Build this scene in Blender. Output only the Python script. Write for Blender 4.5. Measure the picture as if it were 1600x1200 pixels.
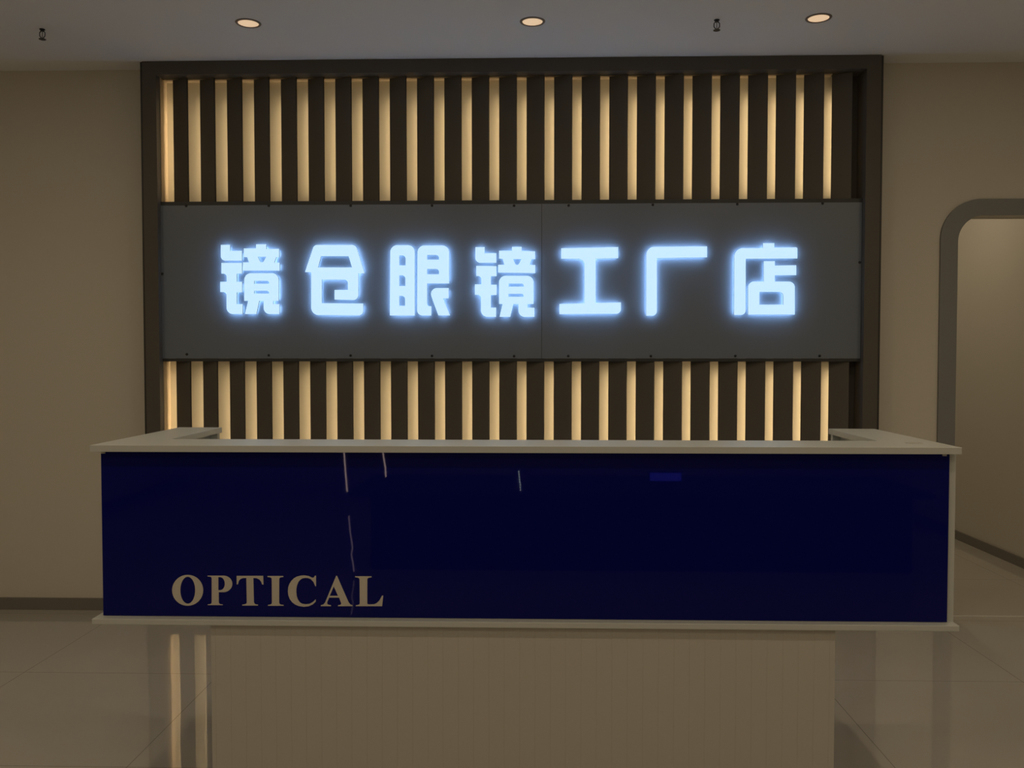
import bpy, bmesh, math
from mathutils import Vector

# ------------------------------------------------------------------ scene, camera, light, exposure
S = bpy.context.scene
C = S.collection
for o in list(bpy.data.objects):
    bpy.data.objects.remove(o)

F, YAW, PITCH, H = 1363.7, 0.0265, -0.0319, 1.325     # focal length in px of the 1600 px frame, angles, eye height
cam_d = bpy.data.cameras.new('camera')
cam_d.sensor_width = 36.0
cam_d.lens = 36.0 * F / 1600.0
cam_d.clip_start = 0.02
cam = bpy.data.objects.new('camera', cam_d)
C.objects.link(cam)
cam.location = (0, 0, H)
cam.rotation_euler = (math.pi / 2 + PITCH, 0, YAW)
S.camera = cam

S.view_settings.view_transform = 'Standard'
S.view_settings.look = 'None'
S.view_settings.gamma = 1.0
S.view_settings.use_curve_mapping = False
S.view_settings.exposure = 0.0

W = bpy.data.worlds.new('world')
S.world = W
W.use_nodes = True
W.node_tree.nodes['Background'].inputs[0].default_value = (1.0, 0.85, 0.6, 1)
W.node_tree.nodes['Background'].inputs[1].default_value = 0.0

def area_light(name, loc, rot, sx, sy, power, col):
    d = bpy.data.lights.new(name, 'AREA')
    d.shape = 'RECTANGLE'; d.size = sx; d.size_y = sy
    d.energy = power; d.color = col
    o = bpy.data.objects.new(name, d)
    C.objects.link(o)
    o.location = loc; o.rotation_euler = rot
    return o
WARM = (1.0, 0.81, 0.57)
# unseen lamps added to light the room, fittings made further down: x, y, watts
FILL_LAMPS = [(x, y, w) for y, w in ((2.55, 2.8), (1.27, 3.0), (-0.01, 2.5), (-1.29, 1.8)) for x in (-2.54, -1.25, 0.03, 1.32, 2.58)]
CORRIDOR_LAMPS = [(2.3, 5.9, 4.6), (2.3, 7.3, 3.6), (0.8, 5.9, 3.4)]

# ------------------------------------------------------------------ helpers
def ray(x, y):
    a = (x - 800) / F; b = -(y - 600) / F
    c, s = math.cos(PITCH), math.sin(PITCH)
    fw = c - b * s; z = s + b * c
    c, s = math.cos(YAW), math.sin(YAW)
    return Vector((a * c - fw * s, a * s + fw * c, z))
def atY(x, y, Y):
    r = ray(x, y); t = Y / r.y
    return Vector((r.x * t, Y, H + r.z * t))
def atZ(x, y, Z):
    r = ray(x, y); t = (Z - H) / r.z
    return Vector((r.x * t, r.y * t, Z))

def mat(name, col, rough=0.5, metal=0.0, spec=0.5, noise=0.0, nscale=6.0, bump=0.0, bscale=200.0, coat=0.0):
    m = bpy.data.materials.new(name); m.use_nodes = True
    nt = m.node_tree; b = nt.nodes['Principled BSDF']
    b.inputs['Base Color'].default_value = (*col, 1)
    b.inputs['Roughness'].default_value = rough
    b.inputs['Metallic'].default_value = metal
    b.inputs['Specular IOR Level'].default_value = spec
    b.inputs['Coat Weight'].default_value = coat
    tc = nt.nodes.new('ShaderNodeTexCoord')
    if noise > 0:
        n = nt.nodes.new('ShaderNodeTexNoise'); n.inputs['Scale'].default_value = nscale
        n.inputs['Detail'].default_value = 5
        nt.links.new(tc.outputs['Object'], n.inputs['Vector'])
        mx = nt.nodes.new('ShaderNodeMix'); mx.data_type = 'RGBA'
        mx.inputs[6].default_value = (*[c * (1 - noise) for c in col], 1)
        mx.inputs[7].default_value = (*[min(1, c * (1 + noise)) for c in col], 1)
        nt.links.new(n.outputs['Fac'], mx.inputs[0])
        nt.links.new(mx.outputs[2], b.inputs['Base Color'])
    if bump > 0:
        n2 = nt.nodes.new('ShaderNodeTexNoise'); n2.inputs['Scale'].default_value = bscale
        n2.inputs['Detail'].default_value = 3
        nt.links.new(tc.outputs['Object'], n2.inputs['Vector'])
        bp = nt.nodes.new('ShaderNodeBump'); bp.inputs['Strength'].default_value = bump
        bp.inputs['Distance'].default_value = 0.002
        nt.links.new(n2.outputs['Fac'], bp.inputs['Height'])
        nt.links.new(bp.outputs['Normal'], b.inputs['Normal'])
    return m
def emit(name, col, strength):
    m = bpy.data.materials.new(name); m.use_nodes = True
    b = m.node_tree.nodes['Principled BSDF']
    b.inputs['Base Color'].default_value = (0.6, 0.6, 0.6, 1)
    b.inputs['Emission Color'].default_value = (*col, 1)
    b.inputs['Emission Strength'].default_value = strength
    b.inputs['Roughness'].default_value = 0.4
    return m

def bx(bm, x0, x1, y0, y1, z0, z1):
    vs = [bm.verts.new((x, y, z)) for x in (x0, x1) for y in (y0, y1) for z in (z0, z1)]
    for f in ((0, 1, 3, 2), (4, 6, 7, 5), (0, 4, 5, 1), (2, 3, 7, 6), (0, 2, 6, 4), (1, 5, 7, 3)):
        bm.faces.new([vs[i] for i in f])
def box_bm(*boxes):
    bm = bmesh.new()
    for b in boxes: bx(bm, *b)
    return bm
def obj(name, bm, m, parent=None, bevel=0.0, smooth=False):
    bmesh.ops.recalc_face_normals(bm, faces=bm.faces[:])
    if bevel > 0:
        bmesh.ops.bevel(bm, geom=bm.edges[:], offset=bevel, segments=2, affect='EDGES', profile=0.5)
    me = bpy.data.meshes.new(name); bm.to_mesh(me); bm.free()
    if smooth:
        for p in me.polygons: p.use_smooth = True
    me.materials.append(m)
    o = bpy.data.objects.new(name, me); C.objects.link(o)
    if parent is not None: o.parent = parent; o.matrix_parent_inverse = parent.matrix_basis.inverted()
    return o
def thing(name, label, cat, loc, group=None):
    o = bpy.data.objects.new(name, None); C.objects.link(o)
    o.location = loc; o['label'] = label; o['category'] = cat
    o.empty_display_size = 0.1
    if group: o['group'] = group
    return o
def struct(o, label=None):
    o['kind'] = 'structure'
    if label: o['label'] = label
    return o

def rounded(pts, seg=8):
    """pts: (x, y) or (x, y, r) corners; returns polyline with arcs"""
    out = []; n = len(pts)
    for i, p in enumerate(pts):
        r = p[2] if len(p) > 2 else 0
        P = Vector(p[:2])
        if r <= 0: out.append(P); continue
        A = Vector(pts[i - 1][:2]); B = Vector(pts[(i + 1) % n][:2])
        u = (A - P); v = (B - P); lu, lv = u.length, v.length; u.normalize(); v.normalize()
        ang = u.angle(v); d = min(r, lu * .98, lv * .98)
        t = d                                     # tangent length
        for k in range(seg + 1):
            s = k / seg
            # rational quadratic arc
            w = math.sin(ang / 2)
            b0, b1, b2 = (1 - s) ** 2, 2 * s * (1 - s) * w, s * s
            out.append((P + u * t) * (b0 / (b0 + b1 + b2)) + P * (b1 / (b0 + b1 + b2)) + (P + v * t) * (b2 / (b0 + b1 + b2)))
    return out
def plate(name, loops, y0, y1, m, parent=None, offset=0.0):
    """loops in (X, Z) metres, filled even-odd and given thickness from y0 to y1"""
    cu = bpy.data.curves.new(name, 'CURVE'); cu.dimensions = '2D'; cu.fill_mode = 'BOTH'
    for lp in loops:
        sp = cu.splines.new('POLY'); sp.points.add(len(lp) - 1); sp.use_cyclic_u = True
        for q, p in zip(sp.points, lp): q.co = (p[0], p[1], 0, 1)
    cu.extrude = abs(y1 - y0) / 2; cu.offset = offset
    t = bpy.data.objects.new('tmp', cu); C.objects.link(t)
    dg = bpy.context.evaluated_depsgraph_get(); dg.update()
    me = bpy.data.meshes.new_from_object(t.evaluated_get(dg), depsgraph=dg)
    bpy.data.objects.remove(t); bpy.data.curves.remove(cu)
    ym = (y0 + y1) / 2
    for v in me.vertices:
        x, z, d = v.co; v.co = (x, ym - d, z)
    bm = bmesh.new(); bm.from_mesh(me); bpy.data.meshes.remove(me)
    bmesh.ops.remove_doubles(bm, verts=bm.verts[:], dist=1e-5)
    return obj(name, bm, m, parent)
def inset(loops, d):
    """shrinks the solid outlined by the loops (holes grow) by d"""
    def inside(p, L):
        c = False
        for i in range(len(L)):
            a, b = L[i - 1], L[i]
            if (a[1] > p[1]) != (b[1] > p[1]) and p[0] < (b[0] - a[0]) * (p[1] - a[1]) / (b[1] - a[1]) + a[0]: c = not c
        return c
    out = []
    for i, L in enumerate(loops):
        L = [p for k, p in enumerate(L) if math.dist(p, L[k - 1]) > 1e-5]
        area = sum(L[k - 1][0] * L[k][1] - L[k][0] * L[k - 1][1] for k in range(len(L)))
        hole = any(j != i and inside(L[0], M) for j, M in enumerate(loops))
        sgn = (1 if area > 0 else -1) * (-1 if hole else 1)
        R = []
        for k in range(len(L)):
            a, p, b = Vector(L[k - 1]), Vector(L[k]), Vector(L[(k + 1) % len(L)])
            u = (p - a).normalized(); v = (b - p).normalized()
            n1 = Vector((-u.y, u.x)) * sgn; n2 = Vector((-v.y, v.x)) * sgn
            m = n1 + n2
            m = m / max(m.dot(n1), 0.35) if m.length > 1e-6 else n1
            q = p + m * d
            R.append((q.x, q.y))
        out.append(R)
    return out
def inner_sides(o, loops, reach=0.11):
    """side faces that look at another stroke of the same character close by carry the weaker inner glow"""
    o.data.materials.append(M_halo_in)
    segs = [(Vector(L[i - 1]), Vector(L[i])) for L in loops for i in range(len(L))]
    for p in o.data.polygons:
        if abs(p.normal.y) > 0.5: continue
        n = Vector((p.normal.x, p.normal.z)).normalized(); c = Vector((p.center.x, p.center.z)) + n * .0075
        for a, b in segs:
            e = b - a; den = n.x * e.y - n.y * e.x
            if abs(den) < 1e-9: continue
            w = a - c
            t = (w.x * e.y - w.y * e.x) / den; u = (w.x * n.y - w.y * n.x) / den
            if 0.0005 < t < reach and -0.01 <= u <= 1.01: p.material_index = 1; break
def px_loops(shapes, ox, oy, s, Y):
    """traced outlines -> metres on the vertical plane Y"""
    L = []
    for sh in shapes:
        L.append([(lambda q: (q.x, q.z))(atY(ox + p.x / s, oy + p.y / s, Y)) for p in rounded(sh)])
    return L
def tube(path, r, seg=8):
    bm = bmesh.new(); rings = []
    P = [Vector(p) for p in path]
    for i, p in enumerate(P):
        d = (P[min(i + 1, len(P) - 1)] - P[max(i - 1, 0)]).normalized()
        a = d.orthogonal().normalized()
        if i: 
            a = (prev - d * prev.dot(d)).normalized()
        prev = a; b = d.cross(a)
        rings.append([bm.verts.new(p + (a * math.cos(t) + b * math.sin(t)) * r) for t in [2 * math.pi * k / seg for k in range(seg)]])
    for A, B in zip(rings, rings[1:]):
        for k in range(seg): bm.faces.new((A[k], A[(k + 1) % seg], B[(k + 1) % seg], B[k]))
    bm.faces.new(rings[0]); bm.faces.new(rings[-1])
    return bm
def lathe(profile, cx, cy, cz, seg=40):
    bm = bmesh.new(); rings = []
    for r, z in profile:
        if r < 1e-6: rings.append([bm.verts.new((cx, cy, cz + z))])
        else: rings.append([bm.verts.new((cx + r * math.cos(2 * math.pi * k / seg), cy + r * math.sin(2 * math.pi * k / seg), cz + z)) for k in range(seg)])
    for A, B in zip(rings, rings[1:]):
        for k in range(seg):
            if len(A) == 1 and len(B) == 1: continue
            if len(A) == 1: bm.faces.new((A[0], B[k], B[(k + 1) % seg]))
            elif len(B) == 1: bm.faces.new((A[k], A[(k + 1) % seg], B[0]))
            else: bm.faces.new((A[k], A[(k + 1) % seg], B[(k + 1) % seg], B[k]))
    return bm

# ------------------------------------------------------------------ materials
M_wall = mat('wall_paint', (0.66, 0.62, 0.53), 0.75, spec=0.25, noise=0.02, nscale=1.5, bump=0.08, bscale=90)
M_ceil = mat('ceiling_paint', (0.86, 0.87, 0.88), 0.8, spec=0.2)
M_skirt = mat('skirting_grey', (0.20, 0.185, 0.16), 0.4, noise=0.05)
M_trim = mat('portal_grey', (0.235, 0.235, 0.23), 0.45)
M_brown = mat('screen_brown', (0.104, 0.094, 0.080), 0.5, spec=0.3, noise=0.06, nscale=9)
M_darkedge = mat('screen_edge', (0.035, 0.033, 0.03), 0.5)
M_wood = mat('raw_wood', (0.50, 0.40, 0.28), 0.6, noise=0.08, nscale=12)
M_cream = mat('cream_backing', (0.74, 0.66, 0.50), 0.7)
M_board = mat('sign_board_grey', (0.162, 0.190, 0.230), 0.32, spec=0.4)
M_seam = mat('dark_trim', (0.03, 0.032, 0.033), 0.45)
M_screw = mat('black_screw', (0.01, 0.01, 0.01), 0.4)
M_letter = emit('sign_letter_glow', (0.47, 0.755, 1.0), 0.97)
M_halo = emit('sign_letter_side_glow', (0.38, 0.62, 1.0), 21.0)
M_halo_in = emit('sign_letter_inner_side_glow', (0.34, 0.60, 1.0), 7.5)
M_lside = mat('letter_side', (0.05, 0.07, 0.11), 0.3)
M_led = emit('warm_led', (1.0, 0.77, 0.46), 12.5)
M_desk = mat('white_laminate', (0.55, 0.565, 0.53), 0.33, spec=0.5, noise=0.015, nscale=3)
M_glass = mat('blue_back_painted_glass', (0.003, 0.005, 0.13), 0.02, spec=0.17)
M_vinyl = mat('beige_vinyl', (0.60, 0.56, 0.48), 0.6, spec=0.2)
M_metal = mat('brushed_metal', (0.6, 0.6, 0.58), 0.3, metal=1.0)
M_black = mat('black_plastic', (0.012, 0.011, 0.01), 0.4)
M_glint = mat('threshold_glint_white', (0.75, 0.72, 0.66), 0.4)
M_dark = mat('dark_cabinet', (0.03, 0.03, 0.032), 0.5)
M_downlight = emit('downlight_glow', (1.0, 0.68, 0.40), 0.66)
M_reflector = mat('downlight_reflector', (0.80, 0.68, 0.52), 0.35)
M_ring = mat('downlight_ring', (0.22, 0.18, 0.15), 0.4)

# base panel with vertical reeding
def reeded():
    m = mat('reeded_panel', (0.60, 0.57, 0.51), 0.5, spec=0.3)
    nt = m.node_tree; b = nt.nodes['Principled BSDF']
    tc = nt.nodes.new('ShaderNodeTexCoord'); sep = nt.nodes.new('ShaderNodeSeparateXYZ')
    nt.links.new(tc.outputs['Object'], sep.inputs[0])
    mo = nt.nodes.new('ShaderNodeMath'); mo.operation = 'PINGPONG'; mo.inputs[1].default_value = 0.0215
    nt.links.new(sep.outputs[0], mo.inputs[0])
    mr = nt.nodes.new('ShaderNodeMapRange'); mr.inputs[1].default_value = 0.0; mr.inputs[2].default_value = 0.0016
    nt.links.new(mo.outputs[0], mr.inputs[0])
    bp = nt.nodes.new('ShaderNodeBump'); bp.inputs['Strength'].default_value = 0.25; bp.inputs['Distance'].default_value = 0.002
    nt.links.new(mr.outputs[0], bp.inputs['Height']); nt.links.new(bp.outputs[0], b.inputs['Normal'])
    mx = nt.nodes.new('ShaderNodeMix'); mx.data_type = 'RGBA'
    mx.inputs[6].default_value = (0.50, 0.475, 0.42, 1); mx.inputs[7].default_value = (0.53, 0.505, 0.45, 1)
    nt.links.new(mr.outputs[0], mx.inputs[0]); nt.links.new(mx.outputs[2], b.inputs['Base Color'])
    return m
M_reed = reeded()

# polished floor tiles: joint lines, faint mottling and a tiny tilt per tile
TX0, TY0, TS = -1.3152, 2.7404, 0.825
def floor_mat():
    m = bpy.data.materials.new('polished_tiles'); m.use_nodes = True
    nt = m.node_tree; b = nt.nodes['Principled BSDF']; N = nt.nodes.new; L = nt.links.new
    geo = N('ShaderNodeTexCoord'); sub = N('ShaderNodeVectorMath'); sub.operation = 'SUBTRACT'; sub.inputs[1].default_value = (TX0, TY0, 0)
    L(geo.outputs['Object'], sub.inputs[0])
    sc = N('ShaderNodeVectorMath'); sc.operation = 'SCALE'; sc.inputs['Scale'].default_value = 1 / TS; L(sub.outputs[0], sc.inputs[0])
    fr = N('ShaderNodeVectorMath'); fr.operation = 'FRACTION'; L(sc.outputs[0], fr.inputs[0])
    fl = N('ShaderNodeVectorMath'); fl.operation = 'FLOOR'; L(sc.outputs[0], fl.inputs[0])
    sep = N('ShaderNodeSeparateXYZ'); L(fr.outputs[0], sep.inputs[0])
    ds = []
    for k in range(2):
        p = N('ShaderNodeMath'); p.operation = 'PINGPONG'; p.inputs[1].default_value = 0.5; L(sep.outputs[k], p.inputs[0]); ds.append(p)
    mn = N('ShaderNodeMath'); mn.operation = 'MINIMUM'; L(ds[0].outputs[0], mn.inputs[0]); L(ds[1].outputs[0], mn.inputs[1])
    mr = N('ShaderNodeMapRange'); mr.inputs[1].default_value = 0.0011; mr.inputs[2].default_value = 0.0022; L(mn.outputs[0], mr.inputs[0])
    nz = N('ShaderNodeTexNoise'); nz.inputs['Scale'].default_value = 1.7; nz.inputs['Detail'].default_value = 6; L(geo.outputs['Object'], nz.inputs['Vector'])
    mx = N('ShaderNodeMix'); mx.data_type = 'RGBA'
    mx.inputs[6].default_value = (0.47, 0.44, 0.385, 1); mx.inputs[7].default_value = (0.55, 0.52, 0.455, 1)
    L(nz.outputs['Fac'], mx.inputs[0])
    mj = N('ShaderNodeMix'); mj.data_type = 'RGBA'; mj.inputs[6].default_value = (0.27, 0.25, 0.215, 1)
    L(mr.outputs[0], mj.inputs[0]); L(mx.outputs[2], mj.inputs[7]); L(mj.outputs[2], b.inputs['Base Color'])
    wn = N('ShaderNodeTexWhiteNoise'); wn.noise_dimensions = '3D'; L(fl.outputs[0], wn.inputs['Vector'])
    c = N('ShaderNodeVectorMath'); c.operation = 'SUBTRACT'; c.inputs[1].default_value = (0.5, 0.5, 0.5); L(wn.outputs['Color'], c.inputs[0])
    ml = N('ShaderNodeVectorMath'); ml.operation = 'MULTIPLY'; ml.inputs[1].default_value = (0.006, 0.002, 0); L(c.outputs[0], ml.inputs[0])
    ge = N('ShaderNodeNewGeometry'); wv = N('ShaderNodeTexNoise'); wv.inputs['Scale'].default_value = 3.0; wv.inputs['Detail'].default_value = 0
    L(geo.outputs['Object'], wv.inputs['Vector'])
    bp = N('ShaderNodeBump'); bp.inputs['Strength'].default_value = 0.1; bp.inputs['Distance'].default_value = 0.004; L(wv.outputs['Fac'], bp.inputs['Height'])
    ad = N('ShaderNodeVectorMath'); ad.operation = 'ADD'; L(bp.outputs[0], ad.inputs[0]); L(ml.outputs[0], ad.inputs[1])
    nn = N('ShaderNodeVectorMath'); nn.operation = 'NORMALIZE'; L(ad.outputs[0], nn.inputs[0]); L(nn.outputs[0], b.inputs['Normal'])
    b.inputs['Roughness'].default_value = 0.02
    b.inputs['Specular IOR Level'].default_value = 1.0
    b.inputs['IOR'].default_value = 1.62
    return m
M_floor = floor_mat()

# ------------------------------------------------------------------ room shell
YW, ZC = 4.4652, 2.790            # back wall face, ceiling
XL, XR, YB = -3.7, 3.058, -4.2
WT = 0.12
Yf = 4.3352                       # front of the slatted screen
sY = 4.370                        # face of the sign board
struct(obj('floor', box_bm((XL - .2, XR + .4, YB - .2, 8.4, -0.1, 0.0)), M_floor))
struct(obj('ceiling', box_bm((XL - .2, XR + .4, YB - .2, 8.4, ZC, ZC + 0.1)), M_ceil))
struct(obj('wall_left', box_bm((XL - .12, XL, YB, 8.3, 0, ZC)), M_wall))
struct(obj('wall_right', box_bm((XR, XR + .12, YB, 8.3, 0, ZC)), M_wall))
struct(obj('wall_front', box_bm((XL, XR, YB - .12, YB, 0, ZC)), M_wall))
struct(obj('wall_corridor', box_bm((XL, XR, 8.2, 8.32, 0, ZC)), M_wall))
# portal opening with rounded corners in the back wall
pl = atY(1494.5, 520, YW - .01).x
pt = atY(1560, 336, YW - .01).z
tl = atY(1467.5, 520, YW - .01).x
tt = atY(1560, 310.5, YW - .01).z
pr = 2.96
open_ = [(pl, 0), (pl, pt, .13), (pr, pt, .13), (pr, 0)]
wallpts = [(XL, 0), (XL, ZC), (XR, ZC), (XR, 0), (pr, 0), (pr, pt, .13), (pl, pt, .13), (pl, 0)]
struct(plate('wall_back', [rounded(wallpts, 14)], YW, YW + WT, M_wall))
tr_ = pr + (pl - tl)
tr_ = min(tr_, XR - 0.001)
trimpts = [(tl, 0), (tl, tt, .20), (tr_, tt, .20), (tr_, 0), (pr, 0), (pr, pt, .13), (pl, pt, .13), (pl, 0)]
d = plate('door_1', [rounded(trimpts, 16)], YW - .012, YW, M_trim)
struct(d, 'grey rounded portal trim around the opening in the back wall')
# threshold strip, its white colour stands in for a glint on the metal
struct(obj('trim_1', box_bm((pl, pr, YW - .003, YW + .005, 0.0003, 0.003)), M_glint), 'thin metal threshold strip in the floor of the portal')
bh, bt = 0.062, 0.012
struct(obj('baseboard_back', box_bm((XL, -1.99, YW - bt, YW, 0, bh), (1.715, tl, YW - bt, YW, 0, bh)), M_skirt))
struct(obj('baseboard_corridor', box_bm((XR - bt, XR, YW + WT, 8.2, 0, bh), (XL + bt, XR - bt, 8.2 - bt, 8.2, 0, bh)), M_skirt))
struct(obj('baseboard_left', box_bm((XL, XL + bt, YB, YW - bt, 0, bh)), M_skirt))
struct(obj('baseboard_right', box_bm((XR - bt, XR, YB, YW - bt - .012, 0, bh)), M_skirt))

# ------------------------------------------------------------------ slatted screen
fL, fR, fT = -1.9693, 1.6965, ZC
scr = thing('slatted_screen', 'tall brown slatted wall screen with glowing warm gaps, full height behind the desk', 'screen', (0, YW - .07, 0))
ed = 0.014                                   # set-back outer lip
fw_ = 0.070
iL, iR = fL + ed + fw_, fR - ed - fw_
iT = atY(822, 111.5, Yf).z
iB = 0.085
Yb = Yf + 0.121                              # face of the cream backing
obj('frame_post', box_bm((fL + ed, iL, Yf, YW - .001, 0, fT - .001)), M_brown, scr)
obj('frame_post', box_bm((iR, fR - ed, Yf, YW - .001, 0, fT - .001)), M_brown, scr)
obj('frame_rail', box_bm((iL, iR, Yf, YW - .001, iT, fT - .001)), M_brown, scr)
obj('frame_rail', box_bm((iL, iR, Yf, YW - .001, 0, iB)), M_brown, scr)
obj('edge_strip', box_bm((fL, fL + ed, Yf + .012, YW - .001, 0, fT - .001)), M_darkedge, scr)
obj('edge_strip', box_bm((fR - ed, fR, Yf + .012, YW - .001, 0, fT - .001)), M_darkedge, scr)
# slats: angled boards, back edge left, front edge right
dx, dy, th = 0.0865, 0.040, 0.009
ys_f, ys_b = Yf + 0.040, Yf + 0.080
x_first = atY(271.0, 210, ys_b).x; x_last = atY(1299.0, 210, ys_b).x
pitch_s = (x_last - x_first) / 24
NS = 25
xs = [x_first + i * pitch_s for i in range(NS)]
obj('backing_panel', box_bm((iL, xs[-1] + .02, Yb, YW - .002, iB, iT)), M_cream, scr, )
obj('end_panel', box_bm((xs[-1] + .02, iR, Yb, YW - .002, iB, iT)), M_brown, scr)
obj('wood_lining', box_bm((iL, iL + .003, ys_b - .036, Yb, iB, iT)), M_wood, scr)
obj('wood_lining', box_bm((iL + .004, xs[-1], ys_b - .006, Yb, iT - .004, iT)), M_wood, scr)
def slat_bm(h0, h1):
    bm = bmesh.new()
    u = Vector((dx, -dy)).normalized(); n = Vector((-u.y, u.x))      # n points to the back
    if n.y < 0: n = -n
    a = Vector((0, 0)); b = Vector((dx, -dy))
    P = [a, b, b + n * th, a + n * th]
    lo = [bm.verts.new((p.x, p.y, h0)) for p in P]; hi = [bm.verts.new((p.x, p.y, h1)) for p in P]
    bm.faces.new(lo[::-1]); bm.faces.new(hi)
    for k in range(4): bm.faces.new((lo[k], lo[(k + 1) % 4], hi[(k + 1) % 4], hi[k]))
    return bm
sT, sB = 2.0750, 1.3141               # sign board, top and bottom
sT = atY(840, 318.5, sY).z; sB = atY(840, 560, sY).z
slat0 = obj('slat', slat_bm(iB, iT - .0042), M_brown, scr)
for p in slat0.data.polygons:
    pass
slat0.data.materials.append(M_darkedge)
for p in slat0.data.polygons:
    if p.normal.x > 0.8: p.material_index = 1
slat0.location = (xs[0], ys_b, 0)
slat0.matrix_parent_inverse = scr.matrix_basis.inverted()
def strip_bm(z0, z1):
    # slim channel, open (glowing) towards the left
    return box_bm((0.048, 0.056, 0.002, 0.018, z0, z1))
def led(z0, z1):
    o = obj('light_strip', strip_bm(z0, z1), M_darkedge)
    o.data.materials.append(M_led)
    for p in o.data.polygons:
        if p.normal.x < -0.9: p.material_index = 1
    return o
leds = [led(sT + .055, iT - .105), led(iB + .03, sB - .07)]
for l in leds: l.parent = slat0
for i in range(1, NS):
    c = slat0.copy(); C.objects.link(c); c.parent = scr
    c.matrix_parent_inverse = scr.matrix_basis.inverted()
    c.location = (xs[i], ys_b, 0)
    for l in leds:
        k = l.copy(); C.objects.link(k); k.parent = c

# ------------------------------------------------------------------ sign
sign = thing('shop_sign', 'dark grey sign board with seven glowing white characters across the slatted screen', 'sign', (0, sY, sB))
xa, xb = atY(251.3, 440, sY).x, atY(1345.6, 440, sY).x
xm = atY(846.3, 440, sY).x
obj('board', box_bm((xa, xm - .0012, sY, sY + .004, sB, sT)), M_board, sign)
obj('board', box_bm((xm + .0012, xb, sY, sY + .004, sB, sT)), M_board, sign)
obj('mounting_frame', box_bm((iL + .0005, iR - .0005, sY + .0003, sY + .0045, sT + .0003, sT + .019),
                    (iL + .0005, iR - .0005, sY + .0003, sY + .0045, sB - .015, sB - .0003),
                    (iL + .0005, xa - .0003, sY + .0003, sY + .0045, sB - .0003, sT + .0003),
                    (xb + .0003, iR - .0005, sY + .0003, sY + .0045, sB - .0003, sT + .0003),
                    (xm - .0011, xm + .0011, sY + .0015, sY + .0045, sB, sT)), M_seam, sign)
def screw_bm():
    return None
scr_top = [(291, 321.6), (420, 321.4), (548, 321.3), (675, 321.2), (803.2, 321.4), (888.6, 321.2), (1020, 320), (1152, 319), (1285.3, 317.8)]
scr_bot = [(292, 553.5), (420, 555), (548, 555.4), (675, 556), (803.3, 556.4), (888, 556.2), (1017, 556.4), (1149, 556), (1280.6, 556)]
first = None
for (x, y) in scr_top + scr_bot + [(253.8, 428), (1343.2, 410)]:
    p = atY(x, y, sY)
    if first is None:
        first = obj('screw', lathe([(0, -.0035), (.0045, -.003), (.0068, -.0015), (.0068, 0.0)], 0, 0, 0, 14), M_screw, sign, smooth=True)
        for v in first.data.vertices: v.co = (v.co.x, v.co.z, v.co.y)
        o = first
    else:
        o = first.copy(); C.objects.link(o)
    o.parent = sign; o.matrix_parent_inverse = sign.matrix_basis.inverted(); o.location = p

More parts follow.
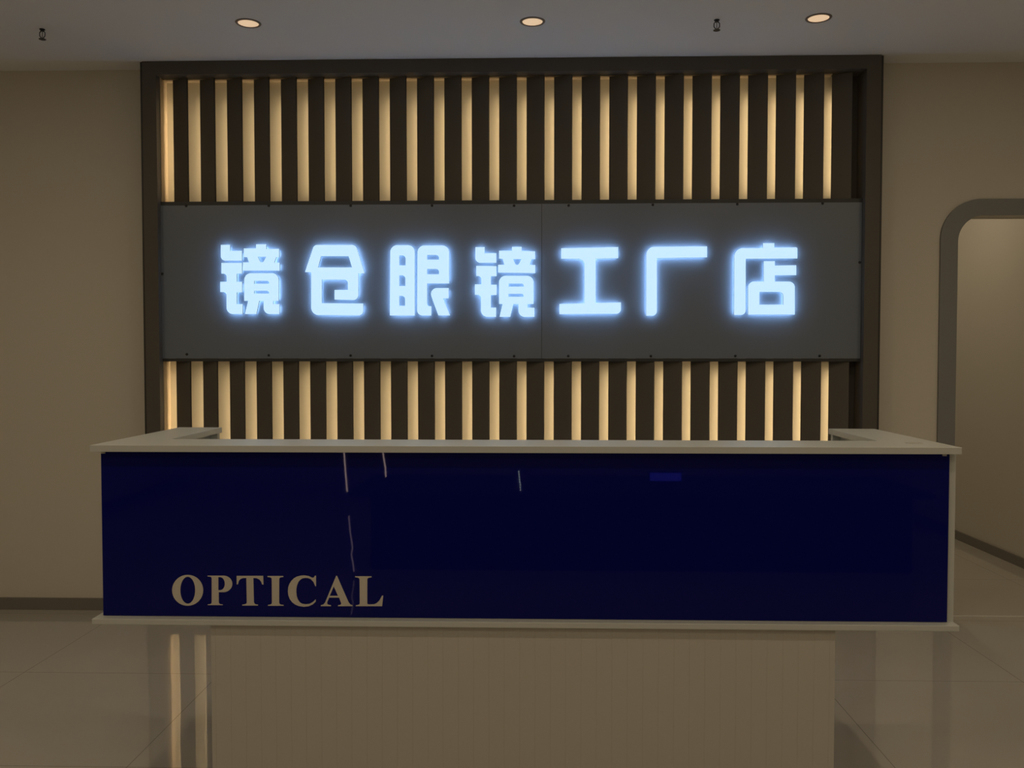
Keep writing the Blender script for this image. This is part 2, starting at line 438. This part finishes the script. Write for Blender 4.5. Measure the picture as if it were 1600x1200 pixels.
G = [
 (336, 370, [[(80,112),(210,112),(210,195),(375,195),(375,332),(80,332,65)],
  [(88,362),(376,362),(376,512),(302,512),(302,625),(378,625),(378,772),(302,772),(302,935),(385,935),(385,1073),(160,1073,90),(160,767,45),(72,767),(72,625),(162,625),(162,512,45),(88,512)],
  [(400,162),(570,162),(570,105),(712,105),(712,168),(892,168),(892,285),(850,285),(823,357),(898,360),(898,470),(388,470),(388,355),(470,355),(447,283),(400,283)],
  [(595,278),(710,278),(668,354,16),(632,354,16)],
  [(405,505,95),(885,505,95),(885,890),(808,890),(808,933),(895,935),(895,1073),(675,1073,85),(675,890),(615,890),(575,1073),(415,1073),(460,890),(405,890)],
  [(545,612),(752,612,30),(752,652),(545,652)], [(545,750),(752,750,30),(752,788),(545,788)]]),
 (470, 370, [[(185,113,45),(765,113,60),(888,508),(800,508),(800,880,75),(468,872),(468,738),(655,738),(655,595,50),(293,595),(293,922),(868,927),(868,1093,65),(145,1085,100),(145,492),(58,490)],
  [(283,268),(665,270),(712,425),(240,425)]]),
 (600, 370, [[(88,118,95),(428,118,95),(428,1093),(82,1093)],
  [(213,258),(300,258,45),(300,397),(213,397)], [(213,535),(297,535,45),(297,683),(213,683)], [(213,820),(293,820,45),(293,958),(213,958)],
  [(465,122,95),(905,122,95),(905,648),(600,648),(600,965,35),(658,965),(658,1093),(460,1093,75)],
  [(600,253),(765,253,40),(765,317),(600,317)], [(600,447),(765,447,40),(765,520),(600,520)],
  [(650,712,85),(898,712),(898,855),(820,855),(918,1092),(755,1092),(652,810,25)]]),
 (735, 370, [[(70,143),(198,143),(198,228),(360,228),(360,362),(70,362,70)],
  [(82,403),(362,407),(362,548),(285,548),(285,665),(365,665),(365,808),(285,808),(285,983),(357,983),(357,1112),(148,1112,90),(148,806,45),(62,806),(62,660),(153,660),(153,545,45),(82,545)],
  [(398,193),(578,193),(578,140),(712,140),(712,197),(898,202),(898,310),(848,310),(823,388),(900,392),(900,505),(385,497),(385,388),(470,388),(450,308),(398,303)],
  [(592,310),(710,310),(666,390,16),(630,390,16)],
  [(398,540,95),(878,543,90),(875,933),(792,933),(792,982),(888,985),(888,1112),(668,1112,85),(668,933),(597,933),(553,1112),(405,1112),(447,933),(398,933)],
  [(530,650),(742,650,30),(742,692),(530,692)], [(528,792),(740,792,30),(740,832),(528,832)]]),
 (865, 370, [[(105,160),(897,143),(897,297),(583,303),(583,918),(935,912),(935,1068,65),(80,1075),(80,933),(430,925),(430,305,85),(105,305)]]),
 (995, 370, [[(133,140,110),(975,133),(975,285),(278,297),(278,1097,65),(130,1097)]]),
 (1135, 370, [[(110,158,120),(508,158),(508,88),(665,88),(665,150),(985,146,20),(985,300),(268,305),(268,1085,65),(105,1085)],
  [(518,338),(672,338),(672,400),(970,395),(970,533),(672,535),(672,622),(950,622,80),(950,1080),(300,1080),(300,622,85),(518,622)],
  [(458,765),(790,765,60),(790,942),(458,942)]]),
]
DL = 0.026
for ox, oy, shapes in G:
    L = px_loops(shapes, ox, oy, 8.889, sY - DL)
    o = plate('letter', L, sY - DL, sY - DL + .008, M_lside, sign)
    o.data.materials.append(M_letter)
    for p in o.data.polygons:
        if abs(p.normal.y) > 0.9 and p.center.y < sY - DL + .003: p.material_index = 1
    q = plate('halo_diffuser', inset(L, .007), sY - DL + .008, sY - .009, M_halo, sign)
    inner_sides(q, L)
    q.parent = o; q.matrix_parent_inverse.identity()
    q = plate('mounting_core', inset(L, .012), sY - .009, sY, M_lside, sign)
    q.parent = o; q.matrix_parent_inverse.identity()

# ------------------------------------------------------------------ reception desk
cT, cB = 1.0763, 1.0578
Y0, Y1, Y2 = 2.40, 2.5873, 3.0161
cL, cR, inL, inR = -1.2445, 1.1616, -1.0943, 1.0068
desk = thing('reception_desk', 'U-shaped white reception desk with a dark blue glass front', 'reception desk', (0, 2.6, 0))
def u_top(z0, z1):
    bm = bmesh.new()
    P = [(cL, Y0), (cR, Y0), (cR, Y2), (inR, Y2), (inR, Y1), (inL, Y1), (inL, Y2), (cL, Y2)]
    f = bm.faces.new([bm.verts.new((x, y, z0)) for x, y in P])
    r = bmesh.ops.extrude_face_region(bm, geom=[f])
    for v in r['geom']:
        if isinstance(v, bmesh.types.BMVert): v.co.z = z1
    return bm
obj('countertop', u_top(cB, cT), M_desk, desk, bevel=0.0008)
Pd = 2.430                                                   # glass face
g0, g1 = atY(157.5, 709, Pd).x, atY(1484, 709, Pd).x
b0 = atY(840, 967.5, Pd).z
lT, lB = 0.5866, 0.5702
lL, lR = cL - .002, cR + .002
obj('lower_shelf', box_bm((lL, lR, Y0, Y2, lB, lT)), M_desk, desk, bevel=0.002)
glass = obj('glass_panel', box_bm((g0, g1, Pd, Pd + .008, lT + .0008, cB - .0015)), M_glass, desk, bevel=0.0006)
sx = atY(1491, 840, Pd + .009).x
by = Pd + .0085
obj('front_board', box_bm((g0 + .018, sx - .018, by, by + .018, lT, cB)), M_desk, desk)
obj('side_board', box_bm((sx - .018, sx, by - .002, Y2 - .012, lT, cB)), M_desk, desk)
obj('side_board', box_bm((g0 + .001, g0 + .018, by, Y2 - .012, lT, cB)), M_desk, desk)
obj('inner_board', box_bm((inL - .046, inL - .030, Y1 - .02, Y2 - .030, lT, cB)), M_desk, desk)
obj('inner_board', box_bm((inR + .030, inR + .046, Y1 - .02, Y2 - .030, lT, cB)), M_desk, desk)
obj('inner_board', box_bm((inL - .030, inR + .030, Y1 - .038, Y1 - .02, lT, cB)), M_desk, desk)
obj('end_board', box_bm((g0 + .018, inL - .004, Y2 - .030, Y2 - .012, lT, cB)), M_desk, desk)
obj('end_board', box_bm((inR + .004, sx - .018, Y2 - .030, Y2 - .012, lT, cB)), M_desk, desk)
yb = 2.418
bl, br = atY(330.7, 1090, yb).x, atY(1304, 1090, yb).x
obj('base', box_bm((bl, br, yb, yb + .33, 0.001, lB)), M_reed, desk)
# glass clips below the worktop and a cable cover let into it
for (x, y) in ((161, 708), (1476, 709.5)):
    p = atY(x, y, Pd - .003)
    obj('glass_clip', box_bm((p.x - .006, p.x + .006, Pd - .004, Pd, cB - .008, cB - .0002)), M_metal, desk, bevel=.0008)
p = atZ(1428, 692.6, cT)
gm = obj('cable_grommet', lathe([(.024, 0.0), (.0235, .0012), (.020, .0012), (.0195, .0004), (0, .0004)], p.x, p.y, cT + .0001, 36), mat('grommet_grey', (0.46, 0.45, 0.41), 0.4), desk)
# raised vinyl lettering on the glass
def ell(cx, cy, rx, ry, a0=0, a1=360, n=40):
    return [(cx + rx * math.cos(math.radians(a0 + (a1 - a0) * k / n)), cy + ry * math.sin(math.radians(a0 + (a1 - a0) * k / n))) for k in range(n + (0 if a1 - a0 == 360 else 1))]
T = [
 (260, 890, 16, [ell(533, 516, 388, 386, n=56), ell(536, 514, 186, 336, n=56)]),
 (260, 890, 16, [[(1030,150),(1400,150)] + ell(1430, 356, 220, 206, -90, 90, 20) + [(1310,563),(1310,810),(1322,845),(1350,865),(1410,870),(1410,886),(1035,886),(1035,870),(1095,862),(1125,845),(1135,810),(1135,220),(1125,190),(1095,175),(1030,168)],
                 [(1300,186)] + ell(1345, 350, 118, 163, -90, 90, 18) + [(1300,512)]]),
 (360, 890, 16, [[(158,155),(820,155),(828,370),(795,370),(770,300),(720,240),(650,212),(575,208),(590,810),(605,850),(640,868),(690,874),(690,898),(300,898),(300,874),(360,866),(400,850),(412,815),(400,208),(320,210),(255,232),(212,280),(190,365),(160,370)]]),
 (360, 890, 16, [[(930,158),(1325,158),(1325,184),(1270,190),(1235,202),(1222,235),(1220,820),(1235,860),(1275,876),(1330,882),(1330,903),(940,903),(940,882),(995,872),(1030,855),(1040,820),(1035,235),(1022,202),(985,190),(930,184)]]),
 (440, 890, 16, [[(838,150),(862,150),(862,415),(845,415),(800,310),(730,235),(660,210),(600,205),(530,215),(470,250),(420,310),(385,400),(370,480),(368,560),(380,660),(405,740),(450,810),(510,850),(600,865),(700,855),(780,810),(855,740),(855,800),(780,870),(680,915),(560,928),(430,910),(340,872),(265,815),(205,735),(170,640),(158,540),(168,440),(195,360),(245,280),(310,215),(380,175),(480,148),(570,143),(680,160),(760,200),(800,200)]]),
 (500, 890, 14.545, [[(368,140),(388,140),(650,740),(690,790),(740,808),(740,830),(410,830),(410,808),(470,795),(485,770),(435,635),(210,635),(165,740),(165,780),(200,800),(250,808),(250,830),(20,830),(20,810),(80,790),(120,740)],
                     [(315,380),(410,595),(222,595)]]),
 (500, 890, 14.545, [[(800,150),(1172,150),(1172,176),(1120,182),(1085,195),(1075,225),(1075,765),(1085,785),(1120,790),(1230,785),(1290,760),(1350,700),(1410,590),(1438,590),(1412,830),(815,830),(815,810),(875,798),(900,785),(905,755),(900,225),(890,195),(855,180),(800,172)]]),
]
for ox, oy, s, shapes in T:
    L = [[(lambda q: (q.x, q.z))(atY(ox + a / s, oy + b / s, Pd)) for a, b in sh] for sh in shapes]
    q = plate('letter', L, Pd - .0008, Pd - .0001, M_vinyl, desk)
    q.parent = glass; q.matrix_parent_inverse.identity()

# ------------------------------------------------------------------ ceiling fittings
def downlight(x, y, label):
    p = atZ(x, y, ZC)
    t = thing('recessed_downlight', label, 'ceiling light', (p.x, p.y, ZC), 'downlights in the ceiling')
    obj('trim_ring', lathe([(.044, -.0005), (.046, -.004), (.054, -.003), (.056, -.0003), (.044, -.0003)], p.x, p.y, ZC), M_ring, t, smooth=True)
    obj('lamp_face', lathe([(.0445, -.0012), (.030, -.0018), (0, -.0020)], p.x, p.y, ZC), M_downlight, t, smooth=True)
def lamp(x, y, w):
    d = bpy.data.lights.new('fill_lamp', 'AREA'); d.shape = 'DISK'; d.size = 0.088
    d.energy = w; d.color = WARM
    l = bpy.data.objects.new('lamp', d); C.objects.link(l); l.location = (x, y, ZC - .004)
    ring = obj('added_lamp_ring', lathe([(.046, -.0005), (.047, -.004), (.055, -.003), (.057, -.0003)], x, y, ZC), M_ring, smooth=True)
    ring['label'] = 'unseen round ceiling lamp, added for the light it gives'; ring['category'] = 'ceiling light'
    ring['group'] = 'added lamps out of view in the ceiling'
for (x, y, w) in FILL_LAMPS + CORRIDOR_LAMPS: lamp(x, y, w)
downlight(388, 36, 'warm round downlight in the ceiling, left one of three')
downlight(832, 33.5, 'warm round downlight in the ceiling, middle one of three')
downlight(1279, 28, 'warm round downlight in the ceiling, right one of three')
def sprinkler(x, y, label):
    p = atZ(x, y, ZC); X, Y = p.x, p.y
    t = thing('fire_sprinkler', label, 'sprinkler', (X, Y, ZC), 'fire sprinklers in the ceiling')
    obj('base', lathe([(0, 0), (.012, -.0002), (.012, -.003), (.008, -.005), (.008, -.010), (0, -.010)], X, Y, ZC, 20), M_black, t)
    obj('yoke', tube([(X - .006, Y, ZC - .009), (X - .012, Y, ZC - .016), (X - .012, Y, ZC - .030), (X - .004, Y, ZC - .040)], .002), M_black, t)
    obj('yoke', tube([(X + .006, Y, ZC - .009), (X + .012, Y, ZC - .016), (X + .012, Y, ZC - .030), (X + .004, Y, ZC - .040)], .002), M_black, t)
    obj('bulb', tube([(X, Y, ZC - .010), (X, Y, ZC - .040)], .0018), M_trim, t)
    obj('deflector', lathe([(0, -.040), (.006, -.040), (.015, -.0445), (.015, -.046), (0, -.0455)], X, Y, ZC, 20), M_black, t)
sprinkler(1120, 31, 'black pendent fire sprinkler between the middle and right downlights')
sprinkler(66, 45.5, 'black pendent fire sprinkler at the far left of the ceiling')

# ------------------------------------------------------------------ things across the room, seen only mirrored in the blue glass
def mirrored(x, y, Y):
    q = atY(x, y, 2 * Pd - Y)
    return Vector((q.x, Y, q.z))
tb = thing('display_table', 'dark display table standing across the room, mirrored in the blue glass', 'table', (0.4, -0.7, 0))
tx0, tx1 = mirrored(545, 760, -.42).x, 2.4
obj('tabletop', box_bm((tx0, tx1, -1.2, -.42, .465, .495)), M_dark, tb, bevel=.003)
obj('cabinet', box_bm((tx0 + .12, tx1 - .1, -1.15, -.50, .0, .465)), M_dark, tb)
a = mirrored(804, 735, -.45); b = mirrored(824, 772, -.45)
dv = thing('charging_unit', 'small grey unit with a row of white indicator lights, mirrored in the blue glass', 'charger', (a.x, -.50, .496))
obj('housing', box_bm((a.x - .006, b.x + .006, -.53, -.46, .496, a.z + .01)), M_trim, dv, bevel=.003)
M_ind = emit('indicator_light', (0.75, 0.85, 1.0), 45)
for k in range(8):
    p = mirrored(810.5 + k * .4, 737 + k * 4.1, -.46)
    obj('indicator', box_bm((p.x - .0022, p.x + .0022, -.462, -.459, p.z - .0022, p.z + .0022)), M_ind, dv)
a = mirrored(1016, 739, -.45); b = mirrored(1065, 752, -.45)
sc = thing('blue_screen', 'small display with a blue lit screen, mirrored in the blue glass', 'screen', ((a.x + b.x) / 2, -.50, .496))
obj('stand', box_bm(((a.x + b.x) / 2 - .03, (a.x + b.x) / 2 + .03, -.54, -.48, .4955, b.z)), M_black, sc)
obj('casing', box_bm((a.x - .005, b.x + .005, -.52, -.462, b.z - .005, a.z + .005)), M_black, sc)
obj('display', box_bm((a.x, b.x, -.461, -.459, b.z, a.z)), emit('blue_display', (0.02, 0.03, 1.0), 2.6), sc)
def rope(name, px, m, label):
    P = [mirrored(x, y, Y) for x, y, Y in px]
    P = [Vector((p.x, p.y, max(p.z, .004))) for p in P]
    o = obj(name, tube(P, .0038), m)
    o['label'] = label; o['category'] = 'light'
M_rope = emit('light_rope_glow', (1.0, 0.72, 0.66), 12.0)
M_cord_glow = emit('cord_added_glow', (0.85, 0.62, 0.75), 4.0)  # glow added to the crooked cord so its mirror image shows
rope('light_rope', [(536, 690, -.38), (538, 712, -.38), (540, 740, -.38), (542.5, 768, -.38)], M_rope, 'thin glowing vertical light line, left of the two mirrored in the glass')
rope('light_rope', [(597, 690, -.38), (599, 712, -.38), (602, 730, -.38), (603, 745, -.38)], M_rope, 'short glowing vertical light line, right of the two mirrored in the glass')
rope('glowing_cord', [(545, 806, -.36), (547, 830, -.36), (551, 856, -.35), (549, 866, -.35), (551.5, 880, -.34), (553, 893, -.335)], M_cord_glow, 'dim crooked cord with an added glow reaching the floor, mirrored in the blue glass')
